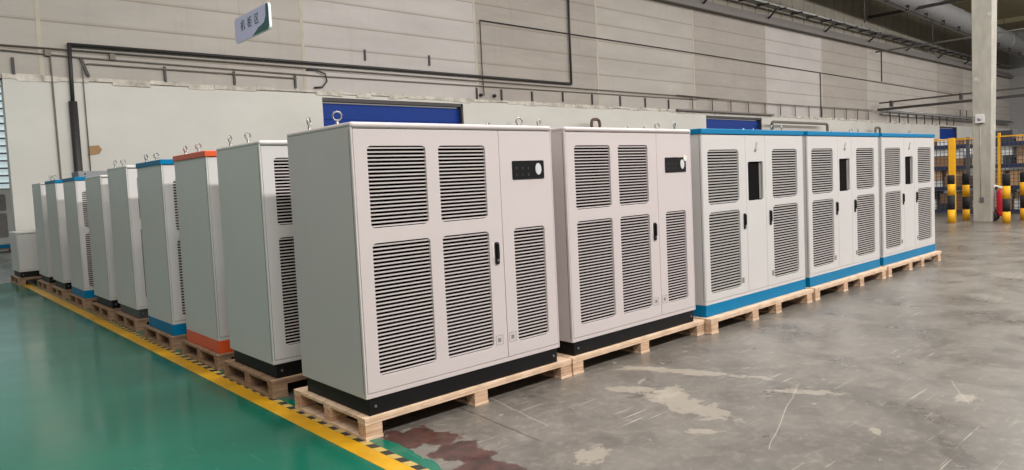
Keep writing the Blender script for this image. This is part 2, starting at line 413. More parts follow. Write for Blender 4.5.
def cabinet(name, loc, label, group, W=1.80, D=.926, H=1.90, paint='cream', style='quad', base='black', top=None,
            louvers=True, rings=((.06, .35), (.06, .74), (None, .35), (None, .74)), basez=.116, ra=.3, cat='cabinet', slats='slat', lx=.105):
    t = empty(name, loc, label, cat, group)
    fy = .0                                      # door face
    bz = basez
    # plinth
    if style == 'tri' and base in ('blue', 'orange'):
        pb = MB().box(.0, W, .0, D, 0, bz).build('plinth', base, t, .004)
    else:
        pb = MB().box(.025, W-.025, .012, D-.02, 0, bz).build('plinth', base, t, .004)
        for bx in (.07, W-.07):
            b = MB().disc((bx, bz*.5), .010, .010, .004, .014, 0, 12).build('bolt', 'steel', pb)
    # carcass: side skins, back, floor, near-black sheet painted as interior shade
    b = MB().prism([(0, 0), (.014, 0), (.014, .029), (W-.014, .029), (W-.014, 0), (W, 0), (W, D), (0, D)], 2, bz, H-.03)
    body = b.build('body', paint, t, .004)
    MB().box(.014, W-.014, .0275, .0292, bz+.01, H-.03).build('interior_shade_sheet', 'void', body)
    # thin seam where the side panel meets the front post
    MB().box(-.0012, .002, .020, .0245, bz+.03, H-.05).build('panel_seam', 'seam', body)
    z_sill = bz+.035
    MB().box(.014, W-.014, .001, .028, bz, z_sill-.004).build('sill', paint, t, .002)
    # roof
    if style == 'tri' and top:
        MB().box(-.010, W+.010, -.012, D+.006, H-.055, H).build('roof', top, t, .006)
        zt = H-.062
    elif top:
        MB().box(-.006, W+.006, -.008, D+.006, H-.055, H).build('roof', top, t, .006)
        zt = H-.062
    else:
        MB().box(-.003, W+.003, -.010, D+.003, H-.040, H).build('roof', paint, t, .022, seg=5)
        zt = H-.045
    lz = z_sill
    gp = .0025
    def door(nm, x0, x1, hs):
        return plate(nm, rrect(x0+gp, x1-gp, lz, zt, .004, 2), [rrect(a, b_, c, d, r) for a, b_, c, d, r in hs], .0, .022, paint, t)
    def gr(dr, hs):
        for a, b_, c, d, r in hs: grille(a, b_, c, d, dr, (slats,), .0257 if style == 'quad' else .0295)
    if style == 'quad':
        Hf = 1.90 if H > 1.88 else H
        zu0, zu1, zl0, zl1 = Hf-.677, Hf-.14, Hf-1.652, Hf-.776
        if louvers:
            hs = [(.113, .571, zu0, zu1, .03), (.678, 1.104, zu0, zu1, .03), (.113, .571, zl0, zl1, .03), (.678, 1.104, zl0, zl1, .03)]
            hs = [(a*W/1.8, b_*W/1.8, c, d, r) for a, b_, c, d, r in hs]
        else: hs = []
        xs = 1.24*W/1.8
        d1 = door('left_door', .014, xs, hs); gr(d1, hs)
        hr = [(1.354*W/1.8, 1.684*W/1.8, zl0, zl1, .03)]
        d2 = door('right_door', xs, W-.014, hr); gr(d2, hr)
        handle(1.170, Hf-1.03, Hf-.862, d1)
        p = MB().prism(rrect(1.134, 1.146, Hf-.975, Hf-.865, .003), 1, -.0008, .0006).build('handle_label', 'sticker', d1)
        # control panel
        cp = MB().prism(rrect(1.365, 1.703, Hf-.401, Hf-.257, .012), 1, -.006, .001).build('control_panel', 'plastic', d2, .0015)
        MB().disc((1.637, Hf-.325), .031, .045, -.011, -.005, 0, 28).build('oval_badge', 'badge', cp)
        for i in range(3):
            for j in range(2):
                cx, cz = 1.408+i*.062, Hf-.310-j*.050
                MB().box(cx-.010, cx+.010, -.0068, -.0055, cz-.001, cz+.001).disc((cx, cz-.011), .0035, .0035, -.0068, -.0055, 0, 10).build('indicator', 'icon', cp)
        for cx, cz, dr in ((1.158, Hf-1.605, d1), (1.292, Hf-1.603, d2)):
            s = MB(); q = .036
            for a, b_ in (((-q, -q), (q, -q+.003)), ((-q, q-.003), (q, q)), ((-q, -q), (-q+.003, q)), ((q-.003, -q), (q, q))):
                s.box(cx+a[0], cx+b_[0], -.0010, .0006, cz+a[1], cz+b_[1])
            for k in range(4):
                a = PI/4+k*PI/2
                s.disc((cx+.011*math.cos(a), cz+.011*math.sin(a)), .009, .009, -.0010, .0006, 0, 10)
            s.disc((cx, cz), .006, .006, -.0012, .0006, 0, 10)
            s.build('warning_sticker', 'ink', dr)
    elif style == 'plain':
        d1 = door('door', .014, W-.014, []); handle(W-.10, H-.45, H-.28, d1)
    elif style == 'tri':
        s_ = W/2.17
        zu0, zu1, zl0, zl1 = H-.778, H-.215, H-1.695, H-.857
        L = [(lx, .705, zu0, zu1, .05), (lx, .705, zl0, zl1, .05)] if louvers else []
        R = [(1.42, 2.02, zu0, zu1, .05), (1.42, 2.02, zl0, zl1, .05)]
        Cn = [(.890, 1.213, H-.776, H-.350, .022)]
        sc = lambda q: [(a*s_, b_*s_, c, d, r) for a, b_, c, d, r in q]
        L, R, Cn = sc(L), sc(R), sc(Cn)
        d1 = door('left_door', .014, .845*s_, L); gr(d1, L)
        d2 = door('centre_panel', .845*s_, 1.264*s_, Cn)
        d3 = door('right_door', 1.264*s_, W-.014, R); gr(d3, R)
        handle(.790*s_, H-1.075, H-.905, d1); handle(1.350*s_, H-1.075, H-.905, d3)
        a, b_, c, d, r = Cn[0]
        q = MB()                                  # flat sheet painted as shaded recess, grey strip as its lit side
        q.box(a-.004, b_+.004, .0225, .0235, c-.004, d+.004, 0)
        q.prism([(b_-.052, .0222), (b_-.012, .0222), (b_-.012, .0180), (b_-.050, .0205)], 2, c+.012, d-.012, 1)
        q.build('screen_recess', ['void', 'ink'], d2)
        # bent cable tail above the opening
        MB().tube([(1.095*s_, .0, H-.130), (1.085*s_, -.008, H-.150), (1.060*s_, -.007, H-.200), (1.045*s_, -.004, H-.235)], [.010, .012, .010, .014], 8).build('cable_tail', 'pale_cable', d2)
        for cx, dr in ((.735*s_, d1), (1.385*s_, d3)):
            MB().prism(rrect(cx-.028, cx+.022, H-1.66, H-1.60, .004), 1, -.0010, .0006).build('warning_sticker', 'ink', dr)
    for i, (rx, ry) in enumerate(rings):
        x = rx if rx is not None else W-.06
        ring(t, x, ry, H, [ra, .75, -.2, .3][i % 4])
    return t

ZP = .150
grp_front = 'cabinets of the long front row'
C1 = cabinet('electrical_cabinet', (-.005, 0, ZP), 'large cream electrical cabinet nearest the camera at the corner of both rows', grp_front, H=1.915, rings=((.06, .27), (.06, .68), (None, .30), (None, .70)), ra=-.45)
C2 = cabinet('electrical_cabinet', (1.962, .012, ZP), 'x', grp_front, H=1.915)
tag(C2, 'cream electrical cabinet with white tag on its black panel, left of the blue trimmed ones', 'cabinet', grp_front)
# paper tag stuck over the panel corner of the second cabinet
cp2 = [o for o in COL.objects if o.name.startswith('control_panel') and o.parent.parent == C2][0]
MB().disc((1.684, 1.90-.266), .028, .030, -.0125, -.0105, 0, 20).build('paper_tag', 'hose', cp2)
C3 = cabinet('battery_cabinet', (3.928, .0, ZP+.006), 'white cabinet with blue trim standing directly right of the cream ones', grp_front, W=2.17, H=1.92, paint='white', style='tri', base='blue', top='blue', basez=.12, slats='slat_grey')
C4 = copy_tree(C3); C4.location = (6.215, .0, ZP+.006)
tag(C4, 'middle one of the three white cabinets with blue trim in the front row', 'cabinet', grp_front)
C5 = copy_tree(C3); C5.location = (8.515, .0, ZP+.006)
tag(C5, 'white cabinet with blue trim at the far right end of the front row', 'cabinet', grp_front)

grp_side = 'row end cabinets receding along the yellow line'
side = [
 (-.017, 1.411, 'pale grey cabinet with black plinth, first one behind the nearest cream cabinet', dict(H=1.90, base='black', ra=.4)),
 (.02, 2.720, 'light grey cabinet with orange top band and orange plinth', dict(H=1.90, W=2.17, paint='white', style='tri', base='orange', top='orange', basez=.12, louvers=False)),
 (.0, 4.025, 'light grey cabinet with blue top and blue plinth behind the orange trimmed one', dict(H=1.89, W=2.17, paint='white', style='tri', base='blue', top='blue', basez=.12)),
 (.03, 5.555, 'grey cabinet with two lifting rings and charcoal plinth behind the nearer blue trimmed one', dict(H=1.90, base='grey_base')),
 (.01, 6.806, 'plain grey flat topped cabinet in front of the flat grey box on the side row', dict(H=1.83, base='black', louvers=False, rings=())),
 (.0, 8.363, 'narrow looking blue topped cabinet with blue plinth far along the side row', dict(H=1.857, W=2.17, paint='white', style='tri', base='blue', top='blue', basez=.12, rings=(), lx=.075)),
 (.0, 9.954, 'grey cabinet with blue top band but black plinth far along the side row', dict(H=1.864, base='black', top='blue', louvers=False)),
 (.0, 11.392, 'plain grey cabinet second from the wall end of the side row', dict(H=1.86, base='black', louvers=False, rings=())),
 (-.215, 13.20, 'low grey cabinet on a pallet at the wall end of the side row', dict(H=.92, W=1.3, style='plain', base='black', rings=(), paint='white')),
]
for x, y, lab, kw in side:
    kw.setdefault('paint', 'white')
    cabinet('battery_cabinet' if kw.get('style') == 'tri' else 'electrical_cabinet', (x, y, ZP), lab, grp_side, **kw)
# flat box on top of the seventh row
fb = empty('flat_box', (.10, 8.62, ZP+1.857), 'flat grey box with two white stickers lying on a blue topped cabinet', 'box')
MB().box(0, 1.2, 0, .5, 0, .095).build('case', 'duct', fb, .006)
for sx in (.42, .62): MB().box(sx, sx+.13, -.002, .002, .012, .078).build('sticker', 'sticker', fb)
MB().disc((.09, .05), .012, .012, -.004, .002, 0, 12).build('knob', 'bblack', fb)

# ------------------------------------------------------------------ pallets
def pallet(loc, L, Dp, blocks, label, mats=('wood', 'ply'), h=.148, group='wooden pallets under the cabinets', proto=None):
    t = empty('wooden_pallet', loc, label, 'pallet', group)
    wd, pl = mats
    nb = 7; wb = Dp/nb
    for k in range(nb):                      # deck boards run along X
        MB().box(0, L, k*wb+(.0 if k == 0 else .012), (k+1)*wb-(0 if k == nb-1 else .0), h-.022, h).build('deck_board', wd, t, .002)
    for k, yb in enumerate((0, Dp/2-.05, Dp-.1)):   # stringer boards along X below the deck
        MB().box(0, L, yb+.002, yb+.1, h-.044, h-.022).build('stringer_board', wd, t, .002)
    for bx in blocks:
        for yb in (0, Dp/2-.05, Dp-.1):
            MB().box(bx-.065+.002, bx+.065-.002, yb+.003, yb+.098, .022, h-.044).build('block', pl, t, .003)
        MB().box(bx-.065, bx+.065, 0, Dp, 0, .022).build('bottom_board', wd, t, .002)
    return t
b3 = lambda L: (.065, L/2, L-.065)
pallet((-.03, -.012, 0), 1.944, 1.05, b3(1.944), 'pale wooden pallet under the nearest large cream cabinet')
pallet((1.93, -.012, 0), 1.94, 1.05, b3(1.94), 'pale wooden pallet under the second cream cabinet with the tagged panel')
bb = (.065, .87, 1.38, 2.14)
for x, l in ((3.885, 'wooden pallet under the blue trimmed cabinet beside the cream ones'), (6.175, 'wooden pallet under the middle blue trimmed front cabinet'), (8.475, 'wooden pallet under the far right blue trimmed cabinet')):
    pallet((x, -.085, 0), 2.24, 1.10, bb, l, h=.155)
plabs = ['weathered wooden pallet under the first grey cabinet behind the nearest one', 'weathered wooden pallet under the orange trimmed cabinet',
 'weathered wooden pallet under the blue trimmed cabinet behind the orange one', 'weathered wooden pallet under the ringed cabinet with charcoal plinth',
 'weathered wooden pallet under the plain grey cabinet, sixth from the near end', 'weathered wooden pallet under the far cabinet with blue plinth',
 'weathered wooden pallet under the cabinet with blue top and black plinth', 'weathered wooden pallet under the second cabinet from the wall end', 'weathered wooden pallet under the low cabinet at the wall end']
for (x, y, lab, kw), pl in zip(side, plabs):
    W = kw.get('W', 1.8)
    pallet((x-.035, y-.03, 0), W+.10, 1.05, b3(W+.10), pl, ('woodold', 'woodold'))

# ------------------------------------------------------------------ floor and markings
def plane(name, x0, x1, y0, y1, z, m):
    return MB()._add([(x0, y0, z), (x1, y0, z), (x1, y1, z), (x0, y1, z)], [(0, 1, 2, 3)]).build(name, m)
fl = MB().box(-14, 80, -22, 34, -.2, 0).build('floor', 'floor'); struct(fl)
struct(MB().box(-.187, -.068, -6, 13.9, 0, .0015).build('trim_1', 'yline'))
struct(MB().box(-.066, -.014, -6, 13.9, 0, .0012).build('trim_2', 'hazard'))
struct(MB().box(-6, -.4, 18.3, 18.42, 0, .0015).build('trim_3', 'yline'))

# ------------------------------------------------------------------ back wall
YW = 14.5
XL = -.055
w = MB()
doors = [(7.34, 12.39), (26.70, 31.80), (58.50, 62.60)]
ztop = 4.24
edges = [XL]+[v for d in doors for v in d]+[80]
for i in range(0, len(edges), 2): w.box(edges[i], edges[i+1], YW, YW+.35, 0, 4.33)
for a, b_ in doors: w.box(a, b_, YW+.001, YW+.35, ztop, 4.33)
struct(w.build('wall_back', 'wallL'))
# rough mortar strip at the top of the white render, slightly proud, ragged lower edge
r_ = random.Random(3)
s = MB(); xx = XL
while xx < 60:
    st = r_.uniform(.12, .7); x2 = min(60, xx+st)
    dz = r_.uniform(-.05, .035); s.box(xx, x2, YW-.012-r_.random()*.02, YW+.01, 4.33+dz, 4.42+r_.uniform(-.02, .03)); xx = x2
struct(s.build('trim_4', 'mortar'))
bays = [XL-.3, .68, 6.87, 13.06, 19.22, 25.86, 32.38, 38.78, 45.2, 51.6, 58, 64.4, 80]
bm_ = ['wallA', 'wallA', 'wallC', 'wallB', 'wallA', 'wallB', 'wallC', 'wallB', 'wallA', 'wallA', 'wallB', 'wallA']
up = MB(); names = ['wallA', 'wallB', 'wallC']
for i in range(len(bays)-1):
    up.box(bays[i]+.012, bays[i+1]-.012, YW+.015, YW+.33, 4.33, 9.0, names.index(bm_[i]))
up.box(bays[0], 80, YW+.10, YW+.34, 4.33, 9.0, 1)
for q in bays[1:-1]: up.box(q-.045, q+.045, YW+.008, YW+.12, 4.36, 9.0, 3)
struct(up.build('wall_back_upper', names+['seamfill']))
# wall continuing to the left above the opening
l = MB().box(-14, XL-.3, YW+.015, YW+.33, 4.6, 9.0, 0); struct(l.build('wall_back_left', 'wallA'))
struct(MB().box(-14, 80, YW-.30, YW+.34, 9.0, 9.22).build('trim_5', 'ledge', None, .02))
struct(MB().box(-14, 80, YW-.12, YW+.34, 9.22, 9.48).build('trim_6', 'ledge', None, .02))
sd = MB(); xx = -14
while xx < 80:
    sd.prism([(xx, YW+.10), (xx+.08, YW+.10), (xx+.12, YW+.05), (xx+1.22, YW+.05), (xx+1.26, YW+.10), (xx+1.30, YW+.12), (xx, YW+.12)], 2, 9.48, 13.4)
    xx += 1.30
sd.box(-14, 80, YW+.12, YW+.3, 9.48, 13.4)
struct(sd.build('wall_back_siding', 'siding'))
# shutters
for i, (a, b_) in enumerate(doors):
    t = bpy.data.objects.new('door_%d' % (i+1), None); COL.objects.link(t); t['kind'] = 'structure'; t.location = (a, YW, 0)
    W = b_-a; s = MB(); n = 9; ph = 4.1/n
    for k in range(n):
        s.box(.06, W-.06, .16, .20, k*ph, (k+1)*ph-.018); s.box(.06, W-.06, .175, .20, (k+1)*ph-.018, (k+1)*ph)
    s.build('shutter_leaf', 'shutter', t, .004)
    MB().box(W-.06, W, .02, .22, 0, ztop).box(0, W, .02, .22, ztop-.10, ztop).build('door_frame', 'darksteel', t)
# third shutter is open low, light door panel behind it is part of the bay
# ------------------------------------------------------------------ wall services
def thing_mesh(mb, name, mats, label, cat, group=None, bevel=0):
    return tag(mb.build(name, mats, None, bevel), label, cat, group)
thing_mesh(MB().tube([(1.205, YW-.06, 0), (1.205, YW-.06, 3.88)], .085, 12).tube([(1.205, YW-.05, 3.82), (1.225, YW-.06, 5.14)], .042, 10)
    .tube([(1.19, YW-.06, 5.145), (9, YW-.06, 5.175), (17.62, YW-.06, 5.18)], .042, 10).tube([(17.60, YW-.06, 5.15), (17.62, YW-.06, 8.99)], .042, 10),
    'black_pipe', 'cable', 'thick black cable pipe rising left, running along the wall and up again', 'pipe')
thing_mesh(MB().tube([(-.05, YW-.03, 5.03), (12, YW-.03, 5.03), (27.8, YW-.03, 5.05)], .017, 8), 'conduit', 'conduit', 'long thin grey conduit just below the black pipe ending above second shutter', 'conduit', 'wall conduits')
thing_mesh(MB().tube([(-.05, YW-.03, 4.92), (1.4, YW-.03, 4.88), (7.3, YW-.03, 4.83), (26.0, YW-.03, 4.93)], .015, 8), 'conduit', 'conduit', 'lower thin grey conduit along the wall, sagging slightly', 'conduit', 'wall conduits')
thing_mesh(MB().tube([(1.45, YW-.03, .0), (1.45, YW-.03, 4.72), (1.6, YW-.03, 4.75), (6.6, YW-.03, 4.72)], .015, 8), 'conduit', 'conduit', 'pale conduit rising beside thick black pipe and turning right', 'conduit', 'wall conduits')
thing_mesh(MB().tube([(.845, YW-.03, 4.95), (.87, YW-.03, 0)], .018, 8), 'drop_cable', 'conduit', 'thin vertical cable left of the thick black pipe', 'cable')
thing_mesh(MB().tube([(13.26, YW-.03, 7.06), (26.4, YW-.03, 7.03), (38.5, YW-.03, 6.97), (47.4, YW-.03, 6.9), (62, YW-.03, 6.8)], .018, 6).tube([(13.27, YW-.03, 7.06), (13.27, YW-.03, 5.22), (13.3, YW-.03, 4.55)], .016, 6),
    'conduit', 'cable', 'thin dark cable high across the wall with a vertical drop', 'conduit', 'wall conduits')
thing_mesh(MB().tube([(38.5, YW-.03, 7.0), (38.5, YW-.03, 4.45)], .03, 6), 'drop_pipe', 'conduit', 'vertical pipe dropping from high cable to the cable tray', 'pipe')
thing_mesh(MB().tube([(47.4, YW-.03, 8.9), (47.4, YW-.03, 7.0)], .03, 6), 'drop_pipe', 'cable', 'dark vertical pipe below the high wall ledge at the right', 'pipe')
# junction boxes
for jx, jz in ((.80, 4.93), (2.08, 4.94)):
    thing_mesh(MB().box(jx-.06, jx+.06, YW-.07, YW-.001, jz-.07, jz+.07), 'junction_box', 'conduit', 'small grey junction box on the conduits %s' % ('left of the black pipe' if jx < 1 else 'right of the black pipe corner'), 'box', None, .005)
for jx in (13.15, 13.75):
    thing_mesh(MB().tube([(jx, YW-.08, 4.56), (jx, YW-.001, 4.56)], .055, 12), 'wall_lamp', 'bblack', 'small round black fitting on the wall, %s one of two' % ('left' if jx < 13.3 else 'right'), 'fitting')
# curled cable end above the first shutter
thing_mesh(MB().tube([(6.9, YW-.04, 4.98), (7.15, YW-.05, 5.0), (7.45, YW-.06, 4.9), (7.5, YW-.05, 4.7), (7.35, YW-.05, 4.52), (7.1, YW-.04, 4.5)], .022, 8), 'cable_loop', 'cable', 'curled dark cable end above the left corner of blue shutter', 'cable')
# short dark brackets
for bx, z0, z1 in [(.155, 4.42, 4.78), (3.21, 4.42, 4.80), (4.89, 4.46, 4.80), (6.56, 4.46, 4.80), (13.0, 4.42, 4.80), (14.1, 4.42, 4.80), (15.56, 4.45, 4.80), (17.15, 4.5, 4.85), (18.80, 4.45, 4.85), (20.5, 4.45, 4.85), (22.15, 4.45, 4.85), (23.8, 4.45, 4.85)]:
    thing_mesh(MB().box(bx-.026, bx+.026, YW-.04, YW+.013, z0, z1), 'wall_bracket', 'darksteel', 'short vertical dark steel bracket on the wall above the white render', 'bracket', 'short wall brackets')
thing_mesh(MB().obox((1.50, YW-.02, 4.66), (.035, 0, -.01), (0, .03, 0), (-.06, 0, .19)), 'bent_bracket', 'darksteel', 'bent dark bracket right of the black pipe corner', 'bracket')
for bx, bz in ((8.8, 5.54), (11.12, 5.56)):
    thing_mesh(MB().box(bx-.026, bx+.026, YW-.03, YW+.018, bz-.16, bz+.16), 'wall_slot', 'darksteel', 'short dark mark above the black pipe, %s one of the pair' % ('left' if bx < 10 else 'right'), 'bracket')
# cable ladder
tr = empty('cable_tray', (24.3, YW-.03, 4.4), 'ladder like cable tray on the wall above the second shutter', 'cable tray')
MB().tube([(0, -.08, .66), (8.5, -.08, .58), (21.4, -.08, .66)], .020, 6).build('top_rail', 'conduit', tr)
MB().box(0, 8.5, -.14, -.02, -.02, .05).build('bottom_rail', 'ledge', tr)
k = 1.18
while k < 21.5:
    MB().box(k-.022, k+.022, -.10, -.06, .0, .62).build('rung', 'conduit', tr); k += 1.62
# pale pipes with hangers at the far end
pp = empty('pipe_bundle', (47.0, YW-.3, 4.6), 'pale pipes with dark hangers along the wall at the right', 'pipe')
for dy, dz, rr, mm in ((0, .42, .06, 'steel'), (-.2, .30, .05, 'duct'), (.1, .15, .05, 'steel')):
    MB().tube([(0, dy, dz+.1), (30, dy, dz-.08)], rr, 8).build('pipe', mm, pp)
for k in range(14): MB().box(1+k*1.6-.05, 1+k*1.6+.05, -.02, .03, -.30 if k < 9 else .2, .35 if k < 9 else .95).build('hanger', 'darksteel', pp)
# door guards: bent steel tubes
def guard(x0, x1, z, r, label, m='conduit'):
    pts = [(x0, YW-.5, 0), (x0, YW-.5, z-.15), (x0+.04, YW-.5, z-.04), (x0+.15, YW-.5, z), (x1-.15, YW-.5, z), (x1-.04, YW-.5, z-.04), (x1, YW-.5, z-.15), (x1, YW-.5, 0)]
    thing_mesh(MB().tube(pts, r, 10), 'pipe_guard', m, label, 'pipe')
guard(31.9, 38.2, 4.0, .075, 'wide arched grey pipe in front of the wall above blue trimmed cabinets')
guard(18.15, 18.62, 3.82, .06, 'narrow arched brown pipe end showing above the second cream cabinet', 'rust')
guard(45.0, 45.7, 3.9, .07, 'small arched grey pipe showing above the far right front cabinet')
# kraft scrap taped to the wall by the black pipe
thing_mesh(MB().prism([(1.42, 2.66), (1.66, 2.70), (1.72, 2.80), (1.66, 2.90), (1.44, 2.88), (1.46, 2.78)], 1, YW-.012, YW-.002), 'cardboard_scrap', 'kraft', 'small brown cardboard scrap stuck to the wall beside the black pipe', 'scrap')

# ------------------------------------------------------------------ high tray, duct, roof
ht = empty('high_cable_tray', (10, YW-.45, 9.80), 'galvanised cable tray on dark brackets along the top of the wall', 'cable tray')
MB().box(0, 66, -.20, .20, 0, .02).box(0, 66, -.20, -.18, 0, .12).box(0, 66, .18, .20, 0, .12).build('tray', 'steel', ht)
k = 3.7
while k < 62:
    MB().box(k-.04, k+.04, -.42, .22, -.07, -.01).build('cross_arm', 'darksteel', ht); k += 1.75
for bx in (16.5, 22.4, 28.9, 35.0, 41.4, 47.8, 54):
    MB().tube([(bx, -.35, -.03), (bx, .28, -.50)], .05, 6).build('strut', 'darksteel', ht)
dc = empty('air_duct', (57.64, 12.0, 11.15), 'large round pale air duct under the roof at the right', 'duct')
dd = (1.0, .0014, -.024)
MB().tube([tuple(-38*q for q in dd), tuple(19*q for q in dd)], .72, 28).build('duct_body', 'duct', dc)
for k in range(-9, 5): MB().tube([tuple(4*k*q+(0, 0, .7)[i_] for i_, q in enumerate(dd)), (4*k*dd[0], 4*k*dd[1], 1.46)], .02, 6).build('hanger_rod', 'darksteel', dc)
for k in range(-9, 5): MB().tube([tuple((4*k-.04)*q for q in dd), tuple((4*k+.04)*q for q in dd)], .75, 28).build('flange', 'duct', dc)
sp = empty('sprinkler_pipe', (53.9, 11.0, 9.98), 'dark sprinkler pipe with hangers below the air duct', 'pipe')
MB().tube([tuple(-30*q for q in dd), tuple(22*q for q in dd)], .05, 8).build('main_pipe', 'darksteel', sp)
for k in range(-9, 7):
    x_, y_, z_ = [3*k*q for q in dd]
    MB().box(x_-.04, x_+.04, y_-.10, y_+.10, z_-.08, z_+.22).build('hanger', 'darksteel', sp)
for k in (-18, -8): MB().tube([tuple(k*q for q in dd), (k*dd[0], k*dd[1], k*dd[2]-1.6)], .03, 6).build('drop', 'darksteel', sp)
# roof deck and cross beams
rf = MB().box(-14, 80, -22, YW+.4, 13.3, 13.5); struct(rf.build('ceiling', 'ceil'))
for i, (bx, bz) in enumerate(((45.2, 10.85), (45.4, 12.1))):
    struct(MB().box(bx-.06, bx+.06, -20, YW-.1, bz-.09, bz+.09).build('trim_%d' % (10+i), 'darksteel'))
for i, bx in enumerate((57, 70)):
    struct(MB().box(bx-.4, bx+.4, -20, YW+.0, 12.9, 13.3).build('trim_%d' % (20+i), 'ceil'))
# crane rails crossing at the far right
cr = empty('overhead_rail', (46.2, 0, 5), 'pair of dark overhead rails with posts crossing from the wall at the right', 'rail')
MB().box(-.08, .08, -10, YW-.2, 0, .15).build('lower_rail', 'darksteel', cr)
MB().tube([(.3, -10, .58), (.3, YW-.2, .52)], .05, 8).build('upper_rail', 'conduit', cr)
for py in (8.6, 9.6, 13.5, 1.0): MB().box(-.08, .25, py-.06, py+.06, .2, .58).build('rail_post', 'darksteel', cr)
thing_mesh(MB().tube([(46, -10, 8.74), (46, YW-.2, 8.74)], .05, 8), 'light_pipe', 'duct', 'pale pipe crossing under the roof right of the concrete column', 'pipe')
# far end wall
struct(MB().box(78, 78.4, -22, YW+.4, 0, 13.3).build('wall_right', 'farwall'))

# ------------------------------------------------------------------ column
cx0, cy0 = 19.0, 1.49
cb = MB()
def ring4(hw, z): return [(-hw*.6-.02, -hw, z), (hw, -hw, z), (hw, hw*.7, z), (-hw*.6-.02, hw*.7, z)]
c = bpy.data.objects
b = MB()
def sec(x0, x1, y0, y1, z): return [(x0, y0, z), (x1, y0, z), (x1, y1, z), (x0, y1, z)]
lo = sec(0, .36, -.19, .20, 0); hi = sec(0, .62, -.33, .21, 13.3)
b._add(lo+hi, [(3, 2, 1, 0), (4, 5, 6, 7), (0, 1, 5, 4), (1, 2, 6, 5), (2, 3, 7, 6), (3, 0, 4, 7)])
col = struct(b.build('column_1', 'column', None, .015, (cx0, cy0, 0)))
al = empty('wall_alarm', (cx0-.02, cy0+.02, 2.66), 'small white alarm box with round sounder on the concrete column', 'alarm')
MB().box(-.06, .018, -.10, .10, -.11, .11).build('housing', 'badge', al, .01)
MB().tube([(-.058, 0, 0), (-.072, 0, 0)], .05, 16).build('sounder', 'pale_cable', al)
thing_mesh(MB().box(cx0-.03, cx0+.0, cy0-.045, cy0+.045, .52, .64), 'socket', 'rackgrey', 'small grey socket plate low on the concrete column', 'socket', None, .004)
thing_mesh(MB().tube([(cx0-.012, cy0+.02, .64), (cx0-.012, cy0+.02, 2.54)], .008, 6), 'conduit', 'column', 'thin conduit on the column between the socket and alarm', 'conduit')

# ------------------------------------------------------------------ bollards, fence post, extinguisher
def bollard(x, y, r, h, label, bands):
    t = empty('bollard', (x, y, 0), label, 'bollard', 'striped bollards by the column')
    z = h
    for i, bh in enumerate(bands):
        z0 = max(0, z-bh*h)
        mb = MB().tube([(0, 0, z0), (0, 0, z)], r, 20)
        if i == 0: mb = MB().tube([(0, 0, z0), (0, 0, z-.02), (0, 0, z)], [r, r, r*.85], 20)
        mb.build('black_band' if i % 2 == 0 else 'yellow_band', 'bblack' if i % 2 == 0 else 'yellow', t); z = z0
bands = (.19, .23, .30, .28)
bollard(18.56, 2.065, .085, 1.25, 'striped bollard in front of the square yellow fence post', bands)
bollard(19.65, 2.03, .085, 1.27, 'striped bollard close to the left side of the concrete column', (.25, .25, .27, .23))
bollard(18.76, .90, .085, 1.24, 'slim striped bollard right of the red extinguisher', (.25, .26, .26, .23))
bollard(19.82, .70, .15, 1.25, 'wide striped bollard at the right edge of the photo', (.21, .27, .27, .25))
thing_mesh(MB().box(18.70, 18.80, 2.015, 2.165, 0, 2.21), 'square_post', 'yellow', 'tall square yellow post behind a striped bollard', 'post', None, .01)
ex = empty('fire_extinguisher', (19.35, 1.15, 0), 'red wheeled fire extinguisher standing between column and striped bollard', 'extinguisher')
MB().tube([(0, 0, .14), (0, 0, .20), (0, 0, .72), (0, 0, .80), (0, 0, .84)], [.085, .105, .105, .07, .04], 20).build('cylinder', 'red', ex)
MB().tube([(0, 0, .83), (0, .02, .90)], .05, 10).build('valve', 'badge', ex)
MB().tube([(0, .02, .88), (-.05, .12, .92), (-.06, .17, .84), (-.06, .18, .70)], .026, 8).build('hose', 'hose', ex)
MB().tube([(-.06, .17, .9), (-.02, .19, .6), (0, .18, .25)], .018, 8).build('frame_bar', 'bblack', ex)
for dx in (-.10, .10): MB().tube([(dx-.02, .19, .13), (dx+.02, .19, .13)], .13, 18).build('wheel', 'bblack', ex)

# mesh fence along the rack aisle
XF = 21.0
fe = empty('mesh_fence', (XF, 0, 0), 'yellow framed wire mesh fence in front of the storage racks', 'fence')
for i, py in enumerate((-2.6, -.6, 1.585, 3.35, 5.7, 7.8)):
    MB().box(-.03, .03, py-.03, py+.03, 0, 2.33).build('fence_post', 'yellow', fe)
for z, m_ in ((.08, 'wire'), (2.21, 'yellow')): MB().box(-.018, .018, -2.6, 7.8, z, z+.035).build('fence_rail', m_, fe)
wm = MB(); yy = -2.55
while yy < 7.8: wm.box(-.007, .007, yy-.007, yy+.007, .1, 2.22); yy += .10
zz = .16
while zz < 2.22: wm.box(-.007, .007, -2.6, 7.8, zz-.007, zz+.007); zz += .10
wm.build('wire_mesh', 'wire', fe)

